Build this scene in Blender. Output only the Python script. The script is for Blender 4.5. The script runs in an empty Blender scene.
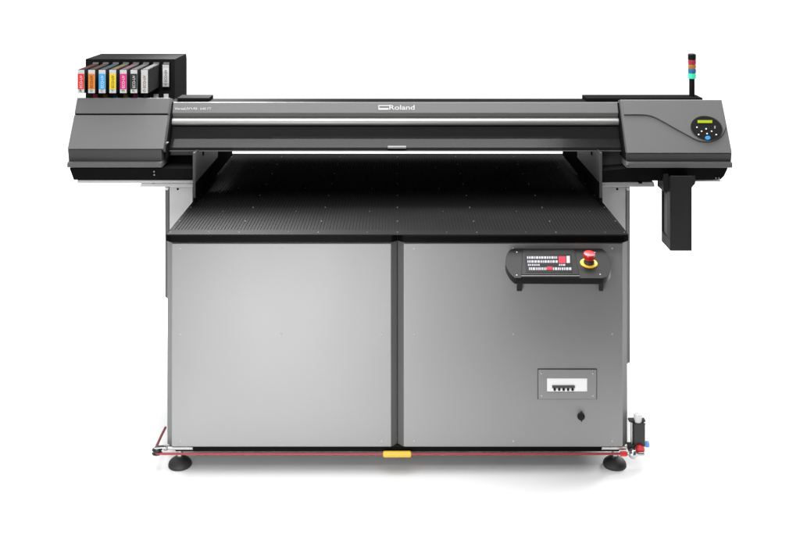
import bpy, bmesh, math, random
from mathutils import Vector, Matrix
random.seed(7)
R = math.radians
scene = bpy.context.scene
COL = scene.collection

# ------------------------------------------------------------------ camera
F, D, CAMZ, CX, HY = 992.0, 3.2, 1.69, 397.5, -50.0     # focal (px of the 800 px picture), distance, height, vanishing point
cd = bpy.data.cameras.new('camera'); cam = bpy.data.objects.new('camera', cd); COL.objects.link(cam)
cd.sensor_width = 36; cd.lens = 36 * F / 800
cd.shift_x = (400 - CX) / 800; cd.shift_y = -(266.5 - HY) / 800
cd.clip_start = .05; cd.clip_end = 200
cam.location = (0, -D, CAMZ); cam.rotation_euler = (R(90), 0, 0)
scene.camera = cam

# ------------------------------------------------------------------ light
w = bpy.data.worlds.new('World'); scene.world = w; w.use_nodes = True
w.node_tree.nodes['Background'].inputs[0].default_value = (.96, .98, 1, 1)
w.node_tree.nodes['Background'].inputs[1].default_value = .12

def area(name, loc, target, sx, sy, power, col=(1, 1, 1)):
    l = bpy.data.lights.new(name, 'AREA'); l.shape = 'RECTANGLE'; l.size = sx; l.size_y = sy; l.energy = power; l.color = col
    o = bpy.data.objects.new(name, l); COL.objects.link(o); o.location = loc
    o.rotation_euler = (Vector(target) - Vector(loc)).to_track_quat('-Z', 'Y').to_euler()
    return o
area('overhead_softbox', (-.25, .30, 4.2), (-.05, 0.30, 0), 6.6, 2.8, 400)
area('front_softbox', (-1.6, -4.6, 2.6), (-.3, -.2, .3), 1.6, 1.2, 40)
area('left_strip_softbox', (-.46, -1.25, .235), (-.40, 0, .55), .95, .44, 15)
area('right_floor_fill', (2.8, 2.4, 1.7), (1.15, .7, 0), .8, .8, 55)  # added fill, lifts the floor shadow to the right of the cabinet
sl = bpy.data.lights.new('bed_fill_spot', 'SPOT'); sl.energy = 480; sl.spot_size = R(50); sl.spot_blend = .8; sl.shadow_soft_size = .22  # added lamp, brightens only the front left of the bed
so = bpy.data.objects.new('bed_fill_spot', sl); COL.objects.link(so); so.location = (-.80, 1.0, 1.85)
so.rotation_euler = (Vector((-.55, .02, .77)) - so.location).to_track_quat('-Z', 'Y').to_euler()
area('backdrop_softbox', (0, 2.1, 5.2), (0, 4.6, 0), 11, 2.4, 1050)
scene.view_settings.view_transform = 'Standard'; scene.view_settings.look = 'None'
scene.view_settings.exposure = 0; scene.view_settings.gamma = 1

# ------------------------------------------------------------------ helpers
def P(px, py, d):
    """the point seen at pixel (px, py) of the 800 px photograph at distance d from the camera"""
    return Vector(((px - CX) * d / F, d - D, CAMZ - (py - HY) * d / F))
def X(px, d): return (px - CX) * d / F
def Z(py, d): return CAMZ - (py - HY) * d / F

MATS = {}
def mat(name, col, rough=.45, metal=0., bump=0., bscale=300., var=0., vscale=3., emit=0., spec=.5, stretch=None, alpha=1., coat=0.):
    m = bpy.data.materials.new(name); m.use_nodes = True; MATS[name] = m
    nt = m.node_tree; b = nt.nodes['Principled BSDF']; N = nt.nodes.new; L = nt.links.new
    c = (col, col, col) if not isinstance(col, tuple) else col
    b.inputs['Base Color'].default_value = (*c, 1); b.inputs['Roughness'].default_value = rough
    b.inputs['Metallic'].default_value = metal; b.inputs['Specular IOR Level'].default_value = spec
    b.inputs['Coat Weight'].default_value = coat
    if emit: b.inputs['Emission Color'].default_value = (*c, 1); b.inputs['Emission Strength'].default_value = emit
    if alpha < 1: b.inputs['Alpha'].default_value = alpha
    if bump or var:
        tc = N('ShaderNodeTexCoord'); src = tc.outputs['Object']
        if stretch:
            mp = N('ShaderNodeMapping'); mp.inputs['Scale'].default_value = stretch; L(src, mp.inputs[0]); src = mp.outputs[0]
    if bump:
        n = N('ShaderNodeTexNoise'); n.inputs['Scale'].default_value = bscale; n.inputs['Detail'].default_value = 3
        L(src, n.inputs['Vector'])
        bm_ = N('ShaderNodeBump'); bm_.inputs['Strength'].default_value = bump; bm_.inputs['Distance'].default_value = .001
        L(n.outputs['Fac'], bm_.inputs['Height']); L(bm_.outputs[0], b.inputs['Normal'])
    if var:
        n = N('ShaderNodeTexNoise'); n.inputs['Scale'].default_value = vscale; n.inputs['Detail'].default_value = 5
        L(src, n.inputs['Vector'])
        mr = N('ShaderNodeMapRange'); mr.inputs[1].default_value = .3; mr.inputs[2].default_value = .7
        mr.inputs[3].default_value = max(.02, rough - var); mr.inputs[4].default_value = rough + var
        L(n.outputs['Fac'], mr.inputs[0]); L(mr.outputs[0], b.inputs['Roughness'])
    return m
mat('hood_grey', (.115, .115, .117), .5, 0., spec=.25, bump=.12, bscale=900, var=.05, vscale=4)
mat('cover_grey', (.16, .16, .16), .5, 0., spec=.3, bump=.08, bscale=900, var=.04)
mat('panel_steel', (.27, .27, .273), .555, .78, bump=.10, bscale=700, var=.018, vscale=2.5, stretch=(1, 1, .6))
mat('leg_steel', (.62, .62, .62), .5, .1, bump=.08, bscale=700, var=.03)
mat('bright_steel', (.46, .46, .46), .28, 1., var=.06, vscale=20)
mat('roller_alu', (.36, .355, .345), .42, .6)
mat('zinc', (.36, .36, .365), .42, .8, var=.08, vscale=25)
mat('black_paint', .012, .45, bump=.12, bscale=900, var=.06, vscale=6)
mat('black_gloss', .008, .3, spec=.12, var=.05, vscale=8)
mat('dark_grey_plate', .05, .5, .2, bump=.1, bscale=700, var=.05)
mat('plastic_black', .009, .42, spec=.13, bump=.06, bscale=900, var=.05)
mat('rubber', .016, .6, bump=.2, bscale=500, var=.1, vscale=30)
mat('red_plastic', (.55, .015, .02), .32, var=.05, vscale=30)
mat('red_rope', (.24, .022, .026), .5, bump=.5, bscale=400)
mat('red_soft', (.50, .03, .03), .4)
mat('yellow', (.62, .38, .025), .4, var=.05, vscale=30)
mat('blue_plastic', (.12, .28, .65), .35, var=.05, vscale=30)
mat('clear_white', (.75, .76, .78), .15, alpha=.75)
mat('white_plastic', .78, .4, var=.05, vscale=20)
mat('grey_plastic', .22, .4, var=.05, vscale=20)
mat('ink_print', .02, .5)
mat('white_print', .82, .5)
mat('visor_smoke', .016, .16, var=.03, vscale=4, alpha=.93, spec=.22)
mat('screen_dark', .012, .3, spec=.06)
mat('screen_white', (.26, .26, .28), .5, emit=.2, spec=.1)
mat('screen_red', (.32, .015, .03), .5, emit=.15, spec=.1)
mat('lcd', (.26, .32, .015), .4, emit=.2, spec=.1)
mat('button_blue', (.03, .22, .48), .3, emit=.2)
mat('lamp_red', (.42, .04, .06), .25, coat=.5)
mat('lamp_amber', (.50, .19, .05), .25, coat=.5)
mat('lamp_blue', (.04, .17, .32), .25, coat=.5)
mat('lamp_green', (.06, .60, .36), .25, emit=.5)
mat('backdrop_white', .92, .7, bump=.02, bscale=60)

def matte_black(name, dif, glo, rough):
    m = bpy.data.materials.new(name); m.use_nodes = True; MATS[name] = m
    nt = m.node_tree; N = nt.nodes.new; L = nt.links.new; nt.nodes.remove(nt.nodes['Principled BSDF'])
    d = N('ShaderNodeBsdfDiffuse'); d.inputs['Color'].default_value = (dif, dif, dif, 1)
    g = N('ShaderNodeBsdfGlossy'); g.inputs['Color'].default_value = (glo, glo, glo, 1)
    n = N('ShaderNodeTexNoise'); n.inputs['Scale'].default_value = 5; n.inputs['Detail'].default_value = 5
    tc = N('ShaderNodeTexCoord'); L(tc.outputs['Object'], n.inputs['Vector'])
    mr = N('ShaderNodeMapRange'); mr.inputs[3].default_value = rough - .06; mr.inputs[4].default_value = rough + .06
    L(n.outputs['Fac'], mr.inputs[0]); L(mr.outputs[0], g.inputs['Roughness'])
    a = N('ShaderNodeAddShader'); L(d.outputs[0], a.inputs[0]); L(g.outputs[0], a.inputs[1])
    L(a.outputs[0], nt.nodes['Material Output'].inputs['Surface'])
matte_black('bed_black', .007, .012, .53)
matte_black('cartridge_black', .016, .008, .5)
matte_black('edge_black', .003, .003, .4)
matte_black('tray_black', .005, .004, .5)
matte_black('rack_black', .012, .006, .6)
matte_black('cover_black', .007, .006, .5)
mat('handle_grey', .3, .5, spec=.2)
mat('flange_grey', .07, .5, spec=.3)
mat('side_dark', .022, .55, spec=.15)
mat('screw_grey', .42, .45, .4)
mat('letter_white', .55, .5)
mat('label_white', .60, .5, spec=.2)
mat('bolt_light', .15, .5, spec=.2)
mat('bolt_grey', .16, .45, .3)
mat('marker_grey', .05, .5, spec=.08)
mat('leg_edge_shaded', .085, .5, spec=.2)  # darker than the leg: shade on its chamfer put into the colour
mat('post_steel', (.15, .15, .152), .45, .5, bump=.10, bscale=700, var=.03)

class MB:
    """collects shapes and links them as one mesh object"""
    def __init__(s): s.bm = bmesh.new()
    def _add(s, b, bev=0, seg=1):
        bmesh.ops.recalc_face_normals(b, faces=b.faces)
        if bev:
            es = [e for e in b.edges if len(e.link_faces) == 2 and e.calc_face_angle(0) > R(25)]
            bmesh.ops.bevel(b, geom=es, offset=bev, segments=seg, profile=.5, affect='EDGES', clamp_overlap=True)
        me = bpy.data.meshes.new('tmp'); b.to_mesh(me); b.free(); s.bm.from_mesh(me); bpy.data.meshes.remove(me)
        return s
    def box(s, x0, x1, y0, y1, z0, z1, bev=0, seg=1, M=None):
        b = bmesh.new(); bmesh.ops.create_cube(b, size=1)
        for v in b.verts:
            v.co = Vector(((x0 + x1) / 2 + v.co.x * (x1 - x0), (y0 + y1) / 2 + v.co.y * (y1 - y0), (z0 + z1) / 2 + v.co.z * (z1 - z0)))
            if M: v.co = M @ v.co
        return s._add(b, bev, seg)
    def loft(s, a, bb, bev=0, seg=1):
        b = bmesh.new(); A = [b.verts.new(p) for p in a]; C = [b.verts.new(p) for p in bb]; n = len(A)
        b.faces.new(A); b.faces.new(C[::-1])
        for i in range(n): b.faces.new((A[i], C[i], C[(i + 1) % n], A[(i + 1) % n]))
        return s._add(b, bev, seg)
    def prism_x(s, pts, x0, x1, bev=0, seg=1):
        return s.loft([(x0, y, z) for y, z in pts], [(x1, y, z) for y, z in pts], bev, seg)
    def prism_z(s, pts, z0, z1, bev=0, seg=1):
        return s.loft([(x, y, z0) for x, y in pts], [(x, y, z1) for x, y in pts], bev, seg)
    def cyl(s, p0, p1, r0, r1=None, n=24, bev=0):
        r1 = r0 if r1 is None else r1; p0 = Vector(p0); p1 = Vector(p1); q = (p1 - p0).to_track_quat('Z', 'Y')
        c = [(math.cos(2 * math.pi * i / n), math.sin(2 * math.pi * i / n)) for i in range(n)]
        return s.loft([p0 + q @ Vector((x * r0, y * r0, 0)) for x, y in c], [p1 + q @ Vector((x * r1, y * r1, 0)) for x, y in c], bev)
    def lathe(s, o, axis, prof, n=32):
        o = Vector(o); q = Vector(axis).to_track_quat('Z', 'Y'); b = bmesh.new(); rings = []
        for r, h in prof:
            r = max(r, 1e-5)
            rings.append([b.verts.new(o + q @ Vector((r * math.cos(2 * math.pi * i / n), r * math.sin(2 * math.pi * i / n), h))) for i in range(n)])
        for A, C in zip(rings, rings[1:]):
            for i in range(n): b.faces.new((A[i], A[(i + 1) % n], C[(i + 1) % n], C[i]))
        b.faces.new(rings[0][::-1]); b.faces.new(rings[-1])
        return s._add(b)
    def tube(s, pts, r, n=10):
        pts = [Vector(p) for p in pts]; b = bmesh.new(); rings = []
        for i, p in enumerate(pts):
            t = (pts[min(i + 1, len(pts) - 1)] - pts[max(i - 1, 0)]).normalized()
            u = t.cross(Vector((0, .3, 1)) if abs(t.z) < .9 else Vector((0, 1, 0))).normalized(); v = t.cross(u)
            rings.append([b.verts.new(p + (u * math.cos(2 * math.pi * k / n) + v * math.sin(2 * math.pi * k / n)) * r) for k in range(n)])
        for A, C in zip(rings, rings[1:]):
            for k in range(n): b.faces.new((A[k], A[(k + 1) % n], C[(k + 1) % n], C[k]))
        b.faces.new(rings[0]); b.faces.new(rings[-1])
        return s._add(b)
    def slab(s, pts, nrm, t, bev=0, seg=1):
        """a planar outline given a thickness along its normal"""
        n = Vector(nrm).normalized() * t
        return s.loft([Vector(p) for p in pts], [Vector(p) + n for p in pts], bev, seg)
    def build(s, name, m, parent=None, label=None):
        me = bpy.data.meshes.new(name); s.bm.to_mesh(me); s.bm.free()
        me.materials.append(MATS[m])
        me.shade_smooth(); me.set_sharp_from_angle(angle=R(32))
        o = bpy.data.objects.new(name, me); COL.objects.link(o)
        wn = o.modifiers.new('weighted_normal', 'WEIGHTED_NORMAL'); wn.weight = 100; wn.keep_sharp = True
        if parent:
            o.parent = parent; bpy.context.view_layer.update(); o.matrix_parent_inverse = parent.matrix_world.inverted()
        if label: o['label'] = label
        return o
def sub(name, m, parent, fn, label=None):
    b = MB(); fn(b); return b.build(name, m, parent, label)
def text(name, body, m, parent, origin, ux, uy, width, height, shear=0., bold=0.):
    """lettering laid on a plane: ux, uy are the unit reading and upward directions"""
    c = bpy.data.curves.new(name, 'FONT'); c.body = body; c.extrude = .002; c.shear = shear; c.offset = bold
    t = bpy.data.objects.new(name, c); COL.objects.link(t); bpy.context.view_layer.update()
    me = bpy.data.meshes.new_from_object(t.evaluated_get(bpy.context.evaluated_depsgraph_get()))
    bpy.data.objects.remove(t); bpy.data.curves.remove(c)
    xs = [v.co.x for v in me.vertices]; ys = [v.co.y for v in me.vertices]; x0, y0 = min(xs), min(ys)
    sx, sy = width / (max(xs) - x0), height / (max(ys) - y0)
    ux = Vector(ux); uy = Vector(uy); n = ux.cross(uy); o0 = Vector(origin)
    for v in me.vertices: v.co = o0 + ux * (v.co.x - x0) * sx + uy * (v.co.y - y0) * sy + n * (.0004 + v.co.z * .1)
    me.name = name; me.materials.clear(); me.materials.append(MATS[m])
    o = bpy.data.objects.new(name, me); COL.objects.link(o)
    if parent:
        o.parent = parent; bpy.context.view_layer.update(); o.matrix_parent_inverse = parent.matrix_world.inverted()
    return o

# ------------------------------------------------------------------ setting: white studio sweep
prof = [(-.54, 0)] + [(7.0 + 1.2 * math.sin(a), 1.2 - 1.2 * math.cos(a)) for a in [R(9 * i) for i in range(11)]] + [(8.2, 1.75)]
b = bmesh.new()
A = [b.verts.new((-9, y, z)) for y, z in prof]; C = [b.verts.new((9, y, z)) for y, z in prof]
for i in range(len(prof) - 1): b.faces.new((A[i], C[i], C[i + 1], A[i + 1]))
s = MB(); s._add(b); floor = s.build('floor', 'backdrop_white'); floor['kind'] = 'structure'

# ------------------------------------------------------------------ the printer
printer = bpy.data.objects.new('flatbed_printer', None); COL.objects.link(printer)
printer.location = (0, .55, 0); printer.empty_display_size = .2
printer['label'] = 'large flatbed printer with grey steel cabinet, black perforated bed and grey gantry'
printer['category'] = 'printer'
bpy.context.view_layer.update()

# ---- cabinet: two units with chamfered upright corners
xL, xM, xR = X(165, D), 0.0, X(629.5, D); CH = .0185
BOT, TOPZ, BED = .086, .7475, .7723
def unit_outline(x0, x1, y0, y1, ch=CH): return [(x0, y0 + ch), (x0 + ch, y0), (x1 - ch, y0), (x1, y0 + ch), (x1, y1), (x0, y1)]
for x0, x1 in ((xL + .002, -.001), (.001, xR - .002)):
    c = sub('cabinet', 'post_steel', printer, lambda m: m.prism_z(unit_outline(x0, x1, .006, 1.24), BOT, TOPZ - .001))
    pn = sub('front_panel', 'panel_steel', printer, lambda m: m.box(x0 + CH + .0005, x1 - CH - .0005, 0, .0055, BOT + .001, TOPZ - .004, .0028, 2))
    xa, xb = (X(180.6, D), X(381.5, D)) if x0 < -.1 else (X(414, D), X(612.3, D))
    for sx in (xa, (xa + xb) / 2, xb):
        for py in (248.5, 334, 441):
            sub('screw', 'screw_grey', pn, lambda m: m.lathe((sx, .0, Z(py, D)), (0, -1, 0), [(.0028, -.001), (.0028, .0008), (.0018, .0016), (.001, .001)], 12))
sub('unit_joint', 'tray_black', printer, lambda m: m.box(-.0009, .0009, .030, 1.2, BOT + .001, TOPZ - .002))
sub('base_frame', 'tray_black', printer, lambda m: (m.box(xL + .03, xR - .03, .012, .05, .066, BOT - .0005, .002), m.box(xL + .03, xR - .03, 1.15, 1.2, .066, BOT - .0005, .002),
    m.box(xL + .03, xL + .08, .052, 1.148, .068, BOT - .0005, .002), m.box(xR - .08, xR - .03, .052, 1.148, .068, BOT - .0005, .002)))
# ---- bed: black slab with the same chamfers, ribbed top plate
out = [(xL, CH), (xL + CH, 0), (-CH, 0), (0, CH), (CH, 0), (xR - CH, 0), (xR, CH), (xR, 1.277), (xL, 1.277)]
out = [(x, y - .003) for x, y in out]
bed = sub('print_bed', 'edge_black', printer, lambda m: m.prism_z(out, TOPZ, BED - .003, .0012))
NR = 136; xa, xb = -.735, .735; p = (xb - xa) / NR
b = bmesh.new(); prf = [(-.746, -.0028), (-.746, 0)]
for i in range(NR):
    a = xa + i * p
    prf += [(a + .0032, 0), (a + .0040, -.0022), (a + p - .0008, -.0022), (a + p, 0)]
prf += [(.746, 0), (.746, -.0028)]
A = [b.verts.new((x, .055, BED + z)) for x, z in prf]; C = [b.verts.new((x, 1.25, BED + z)) for x, z in prf]
for i in range(len(prf) - 1): b.faces.new((A[i], C[i], C[i + 1], A[i + 1]))
s = MB(); s._add(b)
s.box(-.746, .746, .0005, .0547, BED - .0028, BED, .0008); s.box(-.746, .746, 1.2503, 1.275, BED - .0028, BED, .0008)
ribs = s.build('perforated_plate', 'bed_black', bed)
def bolt(m, x, y, z=BED, r=.0032): m.lathe((x, y, z), (0, 0, 1), [(r, -.002), (r, .0008), (r * .6, .0018)], 10)
MOD = .2575
k = 0
for c_ in range(-3, 4):
    for y in (.022, .155, .335, .51, .69, .87, 1.05, 1.2):
        x = max(-.737, min(.737, c_ * MOD))
        sub('bolt', 'bolt_light', bed, lambda m: bolt(m, x, y, r=.0022))
for c_ in range(-3, 3):
    for y in (.022, .28, .62, .98):
        x = (c_ + .62) * MOD
        sub('bolt', 'dark_grey_plate', bed, lambda m: bolt(m, x, y, r=.0022))

# ---- levelling feet
FY = .052
for px, y in ((180, FY), (614.6, FY), (180, 1.15), (614.6, 1.15)):
    x = X(px, D + FY)
    f = sub('levelling_foot', 'rubber', printer, lambda m: m.lathe((x, y, .0003), (0, 0, 1), [(.036, 0), (.0378, .0025), (.0378, .008), (.0365, .012), (.0325, .0175), (.026, .0225), (.018, .027), (.0125, .0305), (.0115, .034)], 40))
    sub('stem', 'bright_steel', f, lambda m: (m.cyl((x, y, .034), (x, y, .078), .0075), m.cyl((x, y, .0345), (x, y, .042), .0112, n=6), m.cyl((x, y, .056), (x, y, .063), .0118, n=6)))
for x0, x1 in ((X(167, D), X(192.5, D)), (X(602, D), X(627, D))):
    sub('foot_bracket', 'bright_steel', printer, lambda m: (m.box(x0, x1, .004, .0115, .0745, BOT - .001, .0015), m.box(x0, x1, .012, .10, .0735, .0785, .001)))

# ---- side legs that carry the gantry
DL = 3.68; YL = DL - D
for sg in (-1, 1):
    xi, xo = .7595, .846
    pts = [(sg * xi, YL), (sg * xo, YL), (sg * xo, 1.02), (sg * xi, 1.02)]
    edge = [(sg * (xo + .0004), YL + .001), (sg * (xo + .004), YL + .001), (sg * (xo + .021), YL + .018), (sg * (xo + .021), 1.02), (sg * (xo + .0004), 1.02)]
    zb = Z(297, DL + .02) if sg < 0 else Z(362, DL + .02)
    lg = sub('side_leg', 'leg_steel', printer, lambda m: m.prism_z(pts, zb, .8135, .0015))
    sub('shaded_chamfer', 'leg_edge_shaded', lg, lambda m: m.prism_z(edge, zb, .8135, .001))  # outer chamfer of the leg, its shade painted in as a darker colour
    sub('screw', 'tray_black', lg, lambda m: m.lathe((sg * .815, YL, .803), (0, -1, 0), [(.004, -.001), (.004, .0015), (.002, .002)], 10))
    sub('mounting_rail', 'zinc', printer, lambda m: (m.box(min(sg * .757, sg * .95), max(sg * .757, sg * .95), YL - .016, 1.0, .8145, .826, .0015)))
    sub('bolt', 'white_plastic', lg, lambda m: m.lathe((sg * .852, YL - .0165 + .003, .8085), (0, -1, 0), [(.0062, -.012), (.0062, .002), (.003, .004)], 14))
    # inner side plate above the edge of the bed
    PX, PY = .7208, 3.535 - D
    def span(u, v_): return sorted((sg * u, sg * v_))
    x0, x1 = span(PX, PX + .009)
    sp = sub('side_plate', 'side_dark', printer, lambda m: m.box(x0, x1, PY + .0052, .78, .858, .967, .001))
    sub('front_flange', 'flange_grey', sp, lambda m: m.box(x0, x1, PY, PY + .005, .806, .9675, .0008))
    x0, x1 = span(PX + .003, PX + .009)
    sub('rear_plate', 'tray_black', printer, lambda m: (m.box(x0, x1, PY + .0055, .78, .79, .8575), m.box(x0, x1, .7805, 1.15, .79, .967)))
    x0, x1 = span(PX - .0012, PX + .001)
    sub('slot', 'tray_black', sp, lambda m: m.box(x0, x1, .47, .492, .928, .975))

# ---- gantry beam and covers
gx0, gx1 = -.838, .822
beam = sub('gantry_beam', 'cover_black', printer, lambda m: (m.prism_x([(3.668 - D, 1.060), (3.661 - D, Z(102.5, 3.66)), (3.664 - D, Z(102.3, 3.66) + .001), (3.74 - D, Z(98.6, 3.74)), (3.90 - D, 1.09), (3.90 - D, 1.0), (3.80 - D, 1.0), (3.80 - D, 1.060)], gx0, gx1),))
d0, d1, d2 = 3.655, 3.638, 3.648
cov = sub('top_cover', 'cover_grey', printer, lambda m: m.prism_x([(d0 - D, Z(102.3, d0)), (d1 - D, Z(113, d1)), (d2 - D, Z(117.4, d2)), (3.660 - D, Z(117.4, d2)), (3.659 - D, Z(102.3, d0))], gx0 + .001, gx1 - .001, .0008))
up = Vector((0, d0 - d1, Z(102.3, d0) - Z(113, d1))).normalized(); nrm = Vector((1, 0, 0)).cross(up)
def cover_pt(px, py):
    t = (113 - py) / (113 - 102.3); d = d1 + (d0 - d1) * t
    return P(px, py, d) + nrm * .0002
text('maker_lettering', 'Roland', 'letter_white', cov, cover_pt(389.3, 109.9), (1, 0, 0), up, 25 * 3.69 / F, 4.8 * 3.69 / F, bold=.012)
def mark(m):
    for xa_, xb_, ya, yb in ((378.4, 390.6, 105.3, 106.2), (378.4, 379.3, 106.25, 108.2), (378.4, 388.6, 108.2, 109.9)):
        m.slab([cover_pt(xa_, yb), cover_pt(xb_, yb), cover_pt(xb_, ya), cover_pt(xa_, ya)], nrm, .0008)
sub('maker_emblem', 'letter_white', cov, mark)
text('model_lettering', 'VersaUV', 'letter_white', cov, cover_pt(174.5, 109.9), (1, 0, 0), up, 15.5 * 3.69 / F, 2.4 * 3.69 / F, bold=.01)
text('model_lettering', 'LEJ-', 'letter_white', cov, cover_pt(191, 109.9), (1, 0, 0), up, 7.2 * 3.69 / F, 2.3 * 3.69 / F, bold=.01)
text('model_lettering', '640 FT', 'letter_white', cov, cover_pt(200.2, 109.9), (1, 0, 0), up, 10.8 * 3.69 / F, 2.3 * 3.69 / F)
# silver bar: a shallow convex moulding
dr = 3.647; zt, zb = Z(117.6, dr), Z(125.2, dr)
arc = [(dr - D - .020 * math.sin(math.pi * t / 10) ** .8 , zt + (zb - zt) * (1 - math.cos(math.pi * t / 10)) / 2) for t in range(11)]
sub('silver_bar', 'roller_alu', printer, lambda m: m.prism_x(arc[::-1], gx0 + .003, gx1 - .003))
# smoked visor in two facets
v = [(3.634, 126.7), (3.618, 138.9), (3.6155, 139.5), (3.594, 147.6), (3.593, 150.9)]
vp = [(d - D, Z(py, d)) for d, py in v]; vb = [(y + .004, z + .0005) for y, z in vp[::-1]]
vis = sub('visor', 'visor_smoke', printer, lambda m: m.prism_x(vp + vb, gx0 + .004, gx1 - .004))
dh = 3.594
sub('handle', 'handle_grey', vis, lambda m: m.box(X(387.8, dh), X(406.2, dh), dh - D - .010, dh - D + .0025, Z(148.1, dh), Z(146.0, dh), .0012))
sub('handle', 'tray_black', vis, lambda m: m.box(X(388.2, dh), X(405.8, dh), dh - D - .004, dh - D + .001, Z(149.9, dh), Z(148.3, dh)))
sub('visor_hem', 'hood_grey', vis, lambda m: m.box(gx0 + .004, gx1 - .004, dh - D - .0035, dh - D - .001, Z(151.3, dh), Z(150.4, dh)))
# inside the gantry: rails and print carriage seen through the visor
sub('rear_shade_housing', 'cover_black', printer, lambda m: m.prism_x([(.60, .975), (.60, 1.04), (1.18, 1.015), (1.22, .985), (1.22, .955)], -.70, .70, .004))  # hidden rear depth of the gantry, added to shade the back of the bed
sub('carriage_rail', 'dark_grey_plate', printer, lambda m: (m.box(gx0, gx1, .53, .56, 1.0, 1.055), m.box(gx0, gx1, .515, .529, 1.018, 1.03)))
sub('print_carriage', 'plastic_black', printer, lambda m: m.prism_x([(.475, .975), (.475, 1.0), (.5, 1.03), (.512, 1.03), (.512, .975)], -.64, -.47, .003))
# lower end housings between side plates and hoods
for sg in (-1, 1):
    x0, x1 = sorted((sg * .7301, sg * .838))
    if sg > 0:
        sub('end_housing', 'dark_grey_plate', printer, lambda m: (m.box(x0, x1, .412, .90, Z(170.2, 3.612), Z(151.2, 3.612), .002)))
    else:
        sub('end_housing', 'dark_grey_plate', printer, lambda m: (m.box(x0, x1, .412, .90, Z(155.3, 3.612), Z(151.2, 3.612), .001), m.box(x0, x1, .415, .90, Z(168.4, 3.615), Z(164.2, 3.615), .001)))
        sub('end_recess', 'tray_black', printer, lambda m: m.box(x0, x1, .43, .9, Z(164.1, 3.615), Z(155.4, 3.612)))

# ---- hoods at both ends
dp = 3.52; yp = dp - D
# left hood
hx0, hx1 = X(67.4, dp), X(163.2, dp)
zf = Z(149, dp); zm = Z(115, 3.594); zt = Z(98, 3.624)
lower = [(yp, zf), (yp + .074, zm - .0), (yp + .08, zm - .004), (yp + .5, zm - .10), (yp + .5, zf - .02), (yp + .04, zf - .02), (yp + .006, zf - .002)]
hoodL = sub('ink_hood', 'hood_grey', printer, lambda m: m.prism_x(lower, hx0, hx1, .0018, 2))
sub('hood_lid', 'hood_grey', hoodL, lambda m: m.prism_x([(yp + .0765, zm + .0055), (yp + .104, zt - .004), (yp + .107, zt), (yp + .165, zt - .014), (yp + .165, zm - .028), (yp + .100, zm - .0080), (yp + .085, zm - .0025)], hx0, hx1 - .001, .0015, 2))
sub('seam', 'tray_black', hoodL, lambda m: m.box(hx0 + .002, hx1 - .002, yp + .0785, yp + .11, zm - .003, zm + .005))
sub('front_band', 'dark_grey_plate', hoodL, lambda m: m.prism_x([(yp + .004, zf - .0025), (yp + .014, Z(161.6, dp + .014)), (yp + .3, Z(161.6, dp + .014)), (yp + .3, zf - .0025)], hx0, X(161.3, dp), .001))
sub('lower_lip', 'hood_grey', hoodL, lambda m: m.prism_x([(yp + .008, Z(161.7, dp + .008)), (yp - .0005, Z(163, dp)), (yp - .0005, Z(167.4, dp)), (yp + .008, Z(168, dp)), (yp + .3, Z(168, dp)), (yp + .3, Z(161.7, dp + .008))], hx0 - .001, X(161.5, dp), .001))
sub('latch', 'bolt_light', hoodL, lambda m: m.lathe(P(166.6, 143.5, 3.545), (0, -1, 0), [(.003, -.02), (.003, 0), (.0015, .002)], 12))
sub('hood_end', 'tray_black', printer, lambda m: m.prism_x([(yp + .03, Z(160, dp)), (yp + .04, zf - .004), (yp + .115, zm), (yp + .135, zt - .02), (yp + .5, zt - .10), (yp + .5, Z(160, dp))], hx1 + .0003, hx1 + .006))
# right hood
rx0, rx1 = X(627.3, dp), X(732.2, dp); dt = 3.633
zfr = Z(153, dp); ztr = Z(100, dt); mslope = (ztr - zfr) / (dt - dp)
hoodR = sub('control_hood', 'hood_grey', printer, lambda m: m.prism_x([(yp, zfr), (dt - D, ztr), (dt - D + .006, ztr), (yp + .5, ztr - .09), (yp + .5, zfr - .02), (yp + .04, zfr - .02), (yp + .006, zfr - .002)], rx0, rx1, .0018, 2))
nS = Vector((0, -(ztr - zfr), dt - dp)).normalized(); upS = Vector((0, dt - dp, ztr - zfr)).normalized()
def S(px, py, off=0.):
    y0, z0 = yp + nS.y * off, zfr + nS.z * off
    d = (CAMZ - z0 + mslope * (D + y0)) / ((py - HY) / F + mslope)
    return P(px, py, d)
crv = [(725.9, 126.5), (724.3, 131.5), (721.5, 136.3), (716, 140), (710, 141.8), (704, 142), (698.5, 141), (693, 138.6), (686, 134.8), (677, 129.9), (668, 124.8), (660, 120.3), (655.5, 118), (651, 116.3), (646, 115.3), (640, 115), (623.9, 115)]
pts = [S(622.6, 100.8), S(721.4, 100.8)] + [S(*c) for c in crv]
raised = sub('raised_fascia', 'hood_grey', hoodR, lambda m: m.slab([q - nS * .001 for q in pts], nS, .0055, .0016, 2))
def groove(m):
    path = [S(*c, .0003) + upS * -.0011 for c in crv]
    m.tube(path, .0013, 8)
sub('seam', 'dark_grey_plate', hoodR, groove)
sub('front_band', 'dark_grey_plate', hoodR, lambda m: m.prism_x([(yp + .003, zfr - .0025), (yp + .011, Z(161.6, dp + .011)), (yp + .3, Z(161.6, dp + .011)), (yp + .3, zfr - .0025)], rx0, rx1, .001))
sub('lower_lip', 'hood_grey', hoodR, lambda m: m.prism_x([(yp + .008, Z(161.7, dp + .008)), (yp - .0005, Z(163, dp)), (yp - .0005, Z(167.8, dp)), (yp + .008, Z(168.4, dp)), (yp + .3, Z(168.4, dp)), (yp + .3, Z(161.7, dp + .008))], rx0 - .001, rx1 + .001, .001))
sub('latch', 'bolt_light', hoodR, lambda m: m.lathe((rx0 + .0015, yp - .002, Z(164.8, dp)), (0, -1, 0), [(.004, -.01), (.004, 0), (.002, .002)], 12))
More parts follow.
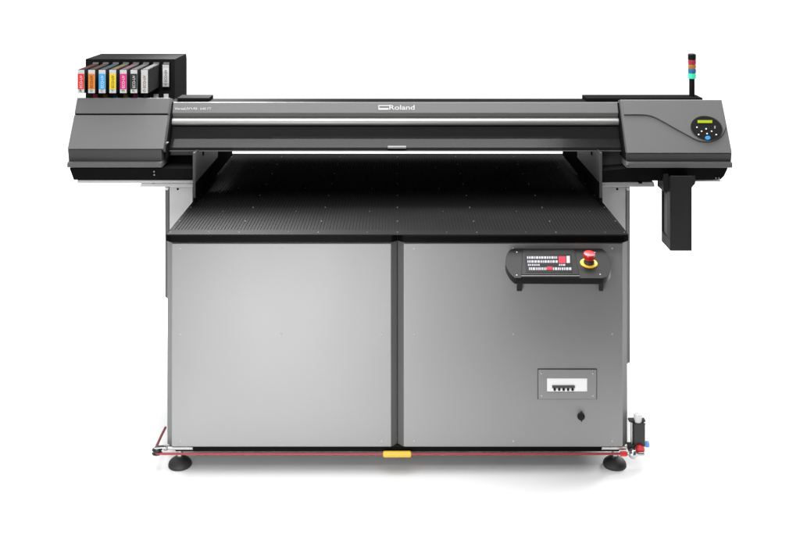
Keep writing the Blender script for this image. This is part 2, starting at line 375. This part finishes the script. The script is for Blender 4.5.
sub('hood_end', 'tray_black', printer, lambda m: m.prism_x([(yp + .022, Z(160, dp)), (yp + .03, zfr), (yp + .13, ztr - .012), (yp + .5, ztr - .11), (yp + .5, Z(160, dp))], rx0 - .006, rx0 - .0003))

# operation panel on the right hood
def ell(cx, cy, a, b_, rot, off, n=48):
    r = []
    for i in range(n):
        t = 2 * math.pi * i / n; u, v_ = a * math.cos(t), b_ * math.sin(t); c, s_ = math.cos(R(rot)), math.sin(R(rot))
        r.append(S(cx + u * c - v_ * s_, cy + u * s_ + v_ * c, off))
    return r
op = sub('operation_panel', 'plastic_black', printer, lambda m: m.slab(ell(706.4, 128.2, 15.9, 11.6, 14, .0046), nS, .0028, .0009, 2))
sub('panel_rim', 'dark_grey_plate', op, lambda m: m.slab(ell(706.4, 128.2, 16.5, 12.2, 14, .0040), nS, .0022, .0006))
OF = .0076
def q4(m, x0, x1, y0, y1, t=.0012): m.slab([S(x0, y1, OF), S(x1, y1, OF), S(x1, y0, OF), S(x0, y0, OF)], nS, t, .0003)
sub('display', 'lcd', op, lambda m: q4(m, 697.6, 712.2, 120.3, 123.2))
for bx, by in ((696.9, 127.4), (701.6, 131.4), (711.6, 131.4), (698.6, 134.7), (716.2, 134.8), (706.1, 129.0), (707.0, 133.8)):
    sub('button', 'white_plastic', op, lambda m: m.slab(ell(bx, by, .8, .7, 0, OF, 12), nS, .0016, .0004))
sub('button', 'grey_plastic', op, lambda m: q4(m, 714.2, 715.6, 126, 128.8))
sub('button', 'button_blue', op, lambda m: m.slab(ell(707.8, 138.0, 2.7, 2.0, 0, OF, 20), nS, .002, .0006), 'round blue button')

# black under trays below both hoods and silver rails
ty = yp + .022
sub('under_tray', 'tray_black', printer, lambda m: m.loft([P(69.3, 168.1, dp + .02), P(73.6, 180, dp + .03), P(193.4, 180, dp + .03), P(193.4, 168.1, dp + .02)],
     [q + Vector((0, .4, 0)) for q in (P(69.3, 168.1, dp + .02), P(73.6, 180, dp + .03), P(193.4, 180, dp + .03), P(193.4, 168.1, dp + .02))], .0015))
sub('under_tray', 'tray_black', printer, lambda m: m.loft([P(601, 170.4, dp + .02), P(601, 181.8, dp + .03), P(720.8, 179.6, dp + .03), P(724.4, 176, dp + .025), P(728, 168.1, dp + .02), P(627, 168.1, dp + .02)],
     [q + Vector((0, .4, 0)) for q in (P(601, 170.4, dp + .02), P(601, 181.8, dp + .03), P(720.8, 179.6, dp + .03), P(724.4, 176, dp + .025), P(728, 168.1, dp + .02), P(627, 168.1, dp + .02))], .0015))
sub('bottom_rail', 'leg_steel', printer, lambda m: m.box(X(78, dp + .04), X(193.4, dp + .04), yp + .04, yp + .30, Z(183.2, dp + .04), Z(180.2, dp + .04), .001))
sub('bottom_rail', 'leg_steel', printer, lambda m: (m.box(X(140.7, dp + .05), X(193.4, dp + .05), yp + .05, yp + .28, Z(186.8, dp + .05), Z(183.6, dp + .05), .001),))
sub('bottom_rail', 'leg_steel', printer, lambda m: (m.box(X(601, dp + .05), X(654, dp + .05), yp + .05, yp + .28, Z(186.6, dp + .05), Z(182.2, dp + .05), .001),))
sub('bottom_rail', 'leg_steel', printer, lambda m: (m.box(X(695.3, dp + .05), X(720.5, dp + .05), yp + .05, yp + .28, Z(181.9, dp + .05), Z(180.1, dp + .05), .0006),))
for px, py in ((154, 171.6), (154.2, 174.9), (716, 178), (719, 178)):
    sub('screw', 'zinc', printer, lambda m: m.lathe(P(px, py, dp + .022), (0, -1, 0), [(.0026, -.004), (.0026, .001), (.0012, .0016)], 10))
for px, d_ in ((79, 3.56), (154, 3.57), (640, 3.57)):
    sub('clip', 'tray_black', printer, lambda m: m.box(X(px - 1.6, d_), X(px + 1.6, d_), yp + .042, yp + .06, Z(183.0, d_), Z(181.6, d_) if px > 100 else Z(180.2, d_)))

# rear covers behind the gantry
for xa_, xb_ in ((182, 213.3), (582, 696)):
    sub('rear_cover', 'cover_black', printer, lambda m: m.box(X(xa_, 3.75), X(xb_, 3.75), 3.668 - D, 3.751 - D, 1.07, Z(94.7, 3.75), .0015))

# ---- signal tower
tx, td = X(691.9, 3.71), 3.71; tyy = td - D; r = 4.0 * td / F
tz = lambda py: Z(py, td)
tower = sub('signal_tower', 'plastic_black', printer, lambda m: (m.cyl((tx, tyy, 1.10), (tx, tyy, tz(78.6)), 2.75 * td / F, n=28), m.cyl((tx, tyy, tz(99)), (tx, tyy, tz(97)), 4.2 * td / F, n=28, bev=.001)))
sub('top_cap', 'plastic_black', tower, lambda m: m.lathe((tx, tyy, tz(59.6)), (0, 0, 1), [(r, 0), (r, tz(54.4) - tz(59.6)), (r * .8, tz(53.7) - tz(59.6))], 28))
for nm, ya, yb in (('lamp_red', 59.7, 64.6), ('lamp_amber', 64.8, 68.5), ('lamp_blue', 68.7, 73.3), ('lamp_green', 73.5, 78.5)):
    sub('signal_lamp', nm, tower, lambda m: m.lathe((tx, tyy, tz(yb)), (0, 0, 1), [(r * .94, 0), (r, .002), (r, tz(ya) - tz(yb) - .002), (r * .94, tz(ya) - tz(yb))], 28), nm.split('_')[1] + ' signal lamp')

# ---- waste bottle holder under the right hood
dw = 3.50; yw = dw - D
x0, x1 = X(670.3, dw), X(692, dw)
sub('bottle_holder', 'black_paint', printer, lambda m: (
    m.box(x0, x1, yw, yw + .004, Z(251, dw), Z(176, dw), .0008),
    m.box(x1 - .004, x1, yw + .0042, yw + .117, Z(251, dw), Z(178, dw), .0008),
    m.box(x0, x1 - .0042, yw + .0042, yw + .117, Z(251, dw), Z(251, dw) + .004, .0006),
    m.box(x0, x1 - .0042, yw + .113, yw + .117, Z(251, dw) + .0042, Z(178, dw), .0006),
    m.box(x0, x0 + .004, yw + .0042, yw + .1128, Z(251, dw) + .0042, Z(232, 3.6) - .0, .0006), m.box(x0, x0 + .004, yw + .0042, yw + .046, Z(232, 3.6) + .0005, Z(178, dw), .0006),
    m.loft([(x1 + .0003, yw + .001, Z(187.5, dw)), (x1 + .0003, yw + .001, Z(176, dw)), (x1 + .012, yw + .001, Z(176, dw)), (x1 + .012, yw + .001, Z(183.5, dw))],
           [(x1 + .0003, yw + .005, Z(187.5, dw)), (x1 + .0003, yw + .005, Z(176, dw)), (x1 + .012, yw + .005, Z(176, dw)), (x1 + .012, yw + .005, Z(183.5, dw))]),
    m.box(x0 - .016, x0 + .002, yw + .03, yw + .115, Z(190.5, dw + .05), Z(176, dw), .001)))
sub('waste_bottle', 'grey_plastic', printer, lambda m: (m.box(x0 + .005, x1 - .006, yw + .02, yw + .108, Z(251, dw) + .006, Z(196, dw + .03), .006, 3), m.cyl(((x0 + x1) / 2, yw + .065, Z(196, dw + .03)), ((x0 + x1) / 2, yw + .065, Z(190, dw + .03)), .02)))

# ---- ink rack and cartridges
db, dc = 3.80, 3.62; yb_, yc = db - D, dc - D
kx0, kx1 = X(85.4, db), X(175, db); kz1 = Z(59, db); kz0 = 1.08
rack = sub('ink_rack', 'rack_black', printer, lambda m: m.loft([(kx0, yb_, kz0), (kx0, yb_, kz1), (kx0 + .002, yb_ + .195, kz1), (kx0 + .002, yb_ + .205, kz1 - .02), (kx0 + .002, yb_ + .205, kz0)],
     [(kx1, yb_, kz0), (kx1, yb_, kz1), (kx1 + .002, yb_ + .195, kz1), (kx1 + .002, yb_ + .205, kz1 - .02), (kx1 + .002, yb_ + .205, kz0)], .0025, 2))
cz0, cz1 = 1.1665, 1.2525; cw = .0265; cx1 = X(80.9, dc); step = .0386
inds = [(.20, .006, .012), (.12, .045, .006), (.012, .03, .11), (.16, .15, .008), (.25, .012, .10), (.012, .012, .012), (.35, .35, .35), (.75, .75, .75)]
for i in range(8):
    x = cx1 + i * step
    sub('ink_slot', 'tray_black', rack, lambda m: (m.box(x - cw / 2 - .003, x + cw / 2 + .003, yb_ - .0035, yb_ - .0002, cz0 - .012, cz1 + .010, .0006),))
    sub('slot_lip', 'marker_grey', rack, lambda m: m.prism_x([(yb_ - .010, cz1 + .0022), (yb_ - .0038, cz1 + .0075), (yb_ - .0038, cz1 + .0022)], x - cw / 2 + .003, x + cw / 2 - .001))
    mat('ink_mark', tuple(min(.8, 1.8 * c) for c in inds[i]), .45)
    sub('slot_marker', 'ink_mark', rack, lambda m: m.box(x - .009, x + .009, yb_ - .006, yb_ - .0036, Z(98.6, db), Z(93.8, db), .0006))
sub('rack_shelf', 'marker_grey', rack, lambda m: m.box(cx1 - .02, cx1 + 7.6 * step, yb_ - .03, yb_ - .0065, Z(99.7, db), Z(99.0, db)))
INK = [('red', (.72, .035, .03)), ('orange', (.75, .22, .02)), ('cyan blue', (.04, .38, .75)), ('yellow', (.85, .62, .02)), ('magenta', (.70, .02, .22)), ('black', (.02, .02, .02)), ('pale grey', (.62, .60, .56)), ('white', (.80, .80, .80))]
LBL = ['ink cartridge with a red label, sticking out at the left end of the rack', 'ink cartridge with an orange label, sticking out between the red and the blue one',
       'ink cartridge with a bright blue label, sticking out of the black rack', 'ink cartridge with a yellow label, sticking out of the black rack',
       'ink cartridge with a magenta pink label, sticking out of the black rack', 'ink cartridge with a black label between white ends, beside the magenta one',
       'ink cartridge with a pale grey label, sticking out with its dark side showing', 'ink cartridge with a white label, pushed fully into the right end of the rack']
for i, (nm, col) in enumerate(INK):
    x = cx1 + i * step; y = yc if i < 7 else yb_ - .012; ln = (yb_ - .004 - yc) if i < 7 else .0078
    e = bpy.data.objects.new('ink_cartridge', None); COL.objects.link(e); e.location = (x, y, cz0); e.empty_display_size = .03
    e['label'] = LBL[i]; e['category'] = 'ink cartridge'; e['group'] = 'ink cartridges in the black rack'
    bpy.context.view_layer.update()
    body = sub('cartridge_body', 'cartridge_black', e, lambda m: m.box(x - cw / 2, x + cw / 2, y + .002, y + ln, cz0, cz1, .0012, 2))
    if i < 7: mat('cartridge_top', tuple(.012 + .03 * c for c in col) if i != 5 else (.012, .012, .012), .6, spec=.05)
    if i < 7: sub('top_strip', 'cartridge_top', e, lambda m: m.box(x - cw / 2 + .003, x + cw / 2 - .003, y + .004, y + ln - .004, cz1 + .0001, cz1 + .0012))
    sub('label_sheet', 'label_white', e, lambda m: m.box(x - cw / 2 + .001, x + cw / 2 - .001, y + .0008, y + .0019, cz0 + .001, cz1 - .001, .0002))
    mat('ink_label', col, .4)
    h = cz1 - cz0
    sub('colour_field', 'ink_label', e, lambda m: m.box(x - cw / 2 + .0016, x + cw / 2 - .0016, y, y + .0006, cz0 + .18 * h, cz1 - .17 * h))
    dark = i in (1, 3, 6, 7)
    text('lettering', 'ECO-UV', 'ink_print' if dark else 'white_print', e, (x + .0055, y - .0001, cz0 + .235 * h), (0, 0, 1), (-1, 0, 0), .53 * h, .0100)
    text('lettering', ['R', 'Or', 'C', 'Y', 'M', 'K', 'G', 'W'][i], 'ink_print', e, (x - .005, y + .0007, cz0 + .06 * h), (1, 0, 0), (0, 0, 1), .009, .0085)

# ---- touch console on the right front panel
cA, cB = Vector((0, -.004, Z(248.4, D - .004))), Vector((0, -.165, Z(278.3, D - .165)))
upC = (cA - cB).normalized(); nC = Vector((1, 0, 0)).cross(upC)
def T(px, py, off=0.):
    o = cB + nC * off; m_ = upC.z / upC.y
    d = (CAMZ - o.z + m_ * (D + o.y)) / ((py - HY) / F + m_)
    return P(px, py, d)
TH = .022
outl = []
def bez(a, c, e, n=8): return [((1 - t) ** 2 * a[0] + 2 * t * (1 - t) * c[0] + t * t * e[0], (1 - t) ** 2 * a[1] + 2 * t * (1 - t) * c[1] + t * t * e[1]) for t in [i / n for i in range(n + 1)]]
outl = bez((505.4, 264), (505.4, 249), (514, 248.4)) + bez((600.5, 248.4), (608.5, 250), (610.8, 264)) + bez((611, 268), (611, 277), (601.5, 278.2)) + bez((515, 277.8), (508, 273), (505.4, 264))[:-1]
con = sub('touch_console', 'plastic_black', printer, lambda m: m.slab([T(*q) - nC * TH for q in outl], nC, TH, .002, 2))
def cq(m, a, c, e, f, off, t, bev=.0003): m.slab([T(*q, off) for q in (a, c, e, f)], nC, t, bev)
scr = sub('screen_bezel', 'black_gloss', con, lambda m: cq(m, (521.4, 276), (579.3, 276), (574.3, 251), (522.6, 251), .0003, .005, .0012))
sub('bezel_ledge', 'dark_grey_plate', con, lambda m: cq(m, (521, 277.2), (580, 277.2), (579.4, 276.1), (521.3, 276.1), .0003, .0035))
sub('screen', 'screen_dark', con, lambda m: cq(m, (525.8, 272.6), (572.6, 272.6), (571, 253.8), (524.4, 253.8), .0054, .0006, 0))
rnd = random.Random(3)
def row(m, y, x0, x1, h):
    x = x0
    while x < x1:
        w_ = rnd.choice((1.1, 1.4, 1.4, 2.3)); cq(m, (x, y + h / 2), (x + w_, y + h / 2), (x + w_, y - h / 2), (x, y - h / 2), .0062, .0003, 0); x += w_ + rnd.uniform(.6, .8)
sub('screen_icons', 'screen_white', con, lambda m: (row(m, 257.6, 527, 557, 2.4), row(m, 261.6, 527.4, 557, 2.4), row(m, 265.0, 528, 539, 1.7), row(m, 265.0, 559, 564.5, 1.7), row(m, 268.8, 529, 546, 2.6), row(m, 268.8, 553, 571, 2.6)))
sub('screen_icons', 'screen_red', con, lambda m: (cq(m, (559, 263.2), (565.8, 263.2), (565.6, 256.4), (558.4, 256.4), .0062, .0003, 0), cq(m, (546.8, 269.9), (552.6, 269.9), (552.4, 266.6), (547, 266.6), .0062, .0003, 0)))
sub('screen_icons', 'grey_plastic', con, lambda m: cq(m, (566.6, 263), (570, 263), (569.8, 256), (566.4, 256), .0062, .0003, 0))
ec = T(588.8, 263.8)
estop = sub('emergency_stop', 'yellow', printer, lambda m: m.lathe(ec, nC, [(.0272, 0), (.0272, .0028), (.0262, .0038)], 36))
sub('collar', 'dark_grey_plate', estop, lambda m: m.lathe(ec, nC, [(.0165, .0039), (.0165, .009), (.0145, .012), (.0145, .0155)], 32))
sub('push_button', 'red_plastic', estop, lambda m: m.lathe(ec, nC, [(.0125, .0156), (.0155, .018), (.0182, .027), (.0186, .033), (.0172, .037), (.012, .0388), (.004, .0386)], 36))
for q in ((516.9, 252.2), (516.7, 275.2), (594.8, 252.6), (600.2, 274.4)):
    sub('screw', 'zinc', con, lambda m: m.lathe(T(*q), nC, [(.0021, -.001), (.0021, .0007), (.0012, .0012)], 10))
for xa_, xb_ in ((516.5, 521.4), (598.6, 602.4)):
    sub('bracket', 'plastic_black', con, lambda m: m.prism_x([(-.0006, Z(290, D)), (-.0006, cA.z - .030), (-.05, cA.z - .044), (-.05, cA.z - .052), (-.012, Z(290, D))], X(xa_, D), X(xb_, D), .0012))

# ---- breaker window and cam latch on the right panel
def frame(m, o, i, yf, yb):
    b = bmesh.new(); c = lambda r, y: [b.verts.new((X(px, D), y, Z(py, D))) for px, py in ((r[0], r[3]), (r[1], r[3]), (r[1], r[2]), (r[0], r[2]))]
    of, nf, ob, nb = c(o, yf), c(i, yf), c(o, yb), c(i, yb)
    for k in range(4):
        j = (k + 1) % 4
        b.faces.new((of[k], of[j], nf[j], nf[k])); b.faces.new((ob[k], nb[k], nb[j], ob[j])); b.faces.new((of[k], ob[k], ob[j], of[j])); b.faces.new((nf[k], nf[j], nb[j], nb[k]))
    m._add(b, .0009)
bw = sub('breaker_window', 'panel_steel', printer, lambda m: frame(m, (538.2, 596.2, 369.2, 398.6), (546.8, 587.0, 378.0, 391.3), -.0042, -.0003))
sub('frame_gap', 'dark_grey_plate', bw, lambda m: m.box(X(537.5, D), X(596.9, D), -.0011, -.0002, Z(399.1, D), Z(368.5, D)))
sub('cover_plate', 'white_plastic', bw, lambda m: m.box(X(546.85, D), X(586.95, D), -.0022, -.0012, Z(391.25, D), Z(378.05, D)))
sub('breaker_bar', 'dark_grey_plate', bw, lambda m: m.box(X(552, D), X(574.5, D), -.0065, -.0023, Z(387.2, D), Z(385, D), .0005))
for i in range(5):
    x = 554.4 + i * 4.45
    sub('breaker_toggle', 'plastic_black', bw, lambda m: m.box(X(x - 1.0, D), X(x + 1.0, D), -.008, -.0023, Z(389.8, D), Z(387.3, D), .0004))
for q in ((541.4, 372.6), (592.7, 372.6), (541.4, 395.2), (592.7, 395.2)):
    sub('screw', 'bright_steel', bw, lambda m: m.lathe((X(q[0], D), -.0042, Z(q[1], D)), (0, -1, 0), [(.0026, -.001), (.0026, .0008), (.0014, .0015)], 10))
lx, lz = X(580.9, D), Z(416.2, D)
wz = lz + .0035
lat = sub('cam_latch', 'plastic_black', printer, lambda m: m.lathe((lx, 0, lz), (0, -1, 0), [(.0118, -.001), (.0118, .004), (.010, .0062), (.008, .007)], 28))
sub('latch_wing', 'plastic_black', lat, lambda m: m.loft([(lx, -.0071, wz - .019), (lx + .006, -.0071, wz - .006), (lx + .006, -.0071, wz + .006), (lx, -.0071, wz + .019), (lx - .006, -.0071, wz + .006), (lx - .006, -.0071, wz - .006)],
     [(lx, -.014, wz - .017), (lx + .0035, -.014, wz - .005), (lx + .0035, -.014, wz + .005), (lx, -.014, wz + .017), (lx - .0035, -.014, wz + .005), (lx - .0035, -.014, wz - .005)], .0006))

# ---- red pull cord round the base
yr = -.006; dr_ = D + yr; zr = Z(453.7, dr_)
cord = sub('pull_cord', 'red_rope', printer, lambda m: (
    m.tube([(X(156, dr_) + (X(622, dr_) - X(156, dr_)) * t / 40, yr, zr - .0012 * math.sin(math.pi * t / 40)) for t in range(41)], .0037, 12),
    m.tube([P(155.0, 449.5, D + .01), P(158.4, 442.0, D + .07), P(161.8, 434.6, D + .13), P(165.4, 427.5, D + .19)], .0042, 10)))
sub('grip_sleeve', 'yellow', cord, lambda m: m.lathe((X(383, dr_), yr, zr - .001), (1, 0, 0), [(.0065, 0), (.0088, .0022), (.0097, .005), (.0097, .086), (.0088, .0888), (.0065, .091)], 24))
pc = P(157.2, 451.4, D + .004)
pul = sub('cord_pulley', 'black_paint', printer, lambda m: m.lathe(pc - Vector((0, 0, .007)), (0, 0, 1), [(.0155, 0), (.0165, .002), (.0125, .005), (.0125, .010), (.0165, .013), (.0155, .015)], 28))
sub('pulley_hub', 'bright_steel', pul, lambda m: (m.cyl(pc + Vector((0, 0, .008)), pc + Vector((0, 0, .012)), .0085, n=20), m.loft([pc + Vector(q) for q in ((-.008, -.009, .0121), (.03, -.006, .0121), (.03, .012, .0121), (-.006, .009, .0121))], [pc + Vector(q) for q in ((-.008, -.009, .0155), (.03, -.006, .0155), (.03, .012, .0155), (-.006, .009, .0155))], .0008)))
sub('pulley_clamp', 'zinc', pul, lambda m: m.cyl(P(163.8, 447.8, D + .012), P(167.6, 447.8, D + .012), .0085, n=18, bev=.001))
fx = lambda px: X(px, dr_)
fit = sub('cord_coupling', 'red_plastic', printer, lambda m: m.lathe((fx(620.2), yr, zr), (1, 0, 0), [(.006, 0), (.0078, .0015), (.0078, .019), (.0065, .0215), (.0035, .0225)], 20))
sub('ball_joint', 'bright_steel', fit, lambda m: (m.lathe((fx(627.5), yr, zr), (1, 0, 0), [(.005, 0), (.006, .004), (.011, .007), (.0148, .013), (.0155, .018), (.0142, .024), (.009, .029), (.006, .033)], 28), m.cyl((fx(637.8), yr, zr), (fx(644.2), yr, zr), .0055, n=16, bev=.0008)))

# ---- air regulator on the right side of the cabinet
da = D + .03; ya = .03
G = lambda px: X(px, da)
H = lambda py: Z(py, da)
reg = sub('air_regulator', 'black_paint', printer, lambda m: (m.box(G(633), G(643.8), ya - .018, ya + .018, H(444), H(421.5), .002, 2), m.box(G(628.6), G(645), ya - .006, ya + .012, H(421.3), H(419.2), .0012), m.box(G(627.5), G(634.6), ya - .012, ya + .012, H(450), H(443.5), .002)))
sub('filter_cap', 'clear_white', reg, lambda m: m.lathe((G(637.9), ya, H(421.4)), (0, 0, 1), [(.0125, 0), (.0128, .002), (.0128, .020), (.0105, .0245), (.005, .0268)], 26))
sub('air_tube', 'bright_steel', reg, lambda m: m.cyl((G(631.5), ya - .004, H(443.3)), (G(631.5), ya - .004, H(421.5)), .0038, n=14))
sub('adjusting_knob', 'red_plastic', reg, lambda m: m.lathe((G(638.4), ya - .019, H(445.6)), (0, -1, 0), [(.013, -.008), (.0138, 0), (.0138, .009), (.0115, .0125), (.004, .0135)], 26))
sub('hose_fitting', 'blue_plastic', reg, lambda m: (m.cyl((G(643.2), ya - .008, H(443.4)), (G(645.5), ya - .008, H(443)), .008, .0075, 18), m.cyl((G(645.4), ya - .008, H(442.9)), (G(648.2), ya - .008, H(442.8)), .0098, n=18, bev=.001)))
sub('drain_screw', 'bright_steel', reg, lambda m: m.cyl((G(643.5), ya, H(424)), (G(645.2), ya, H(424)), .004, n=12))
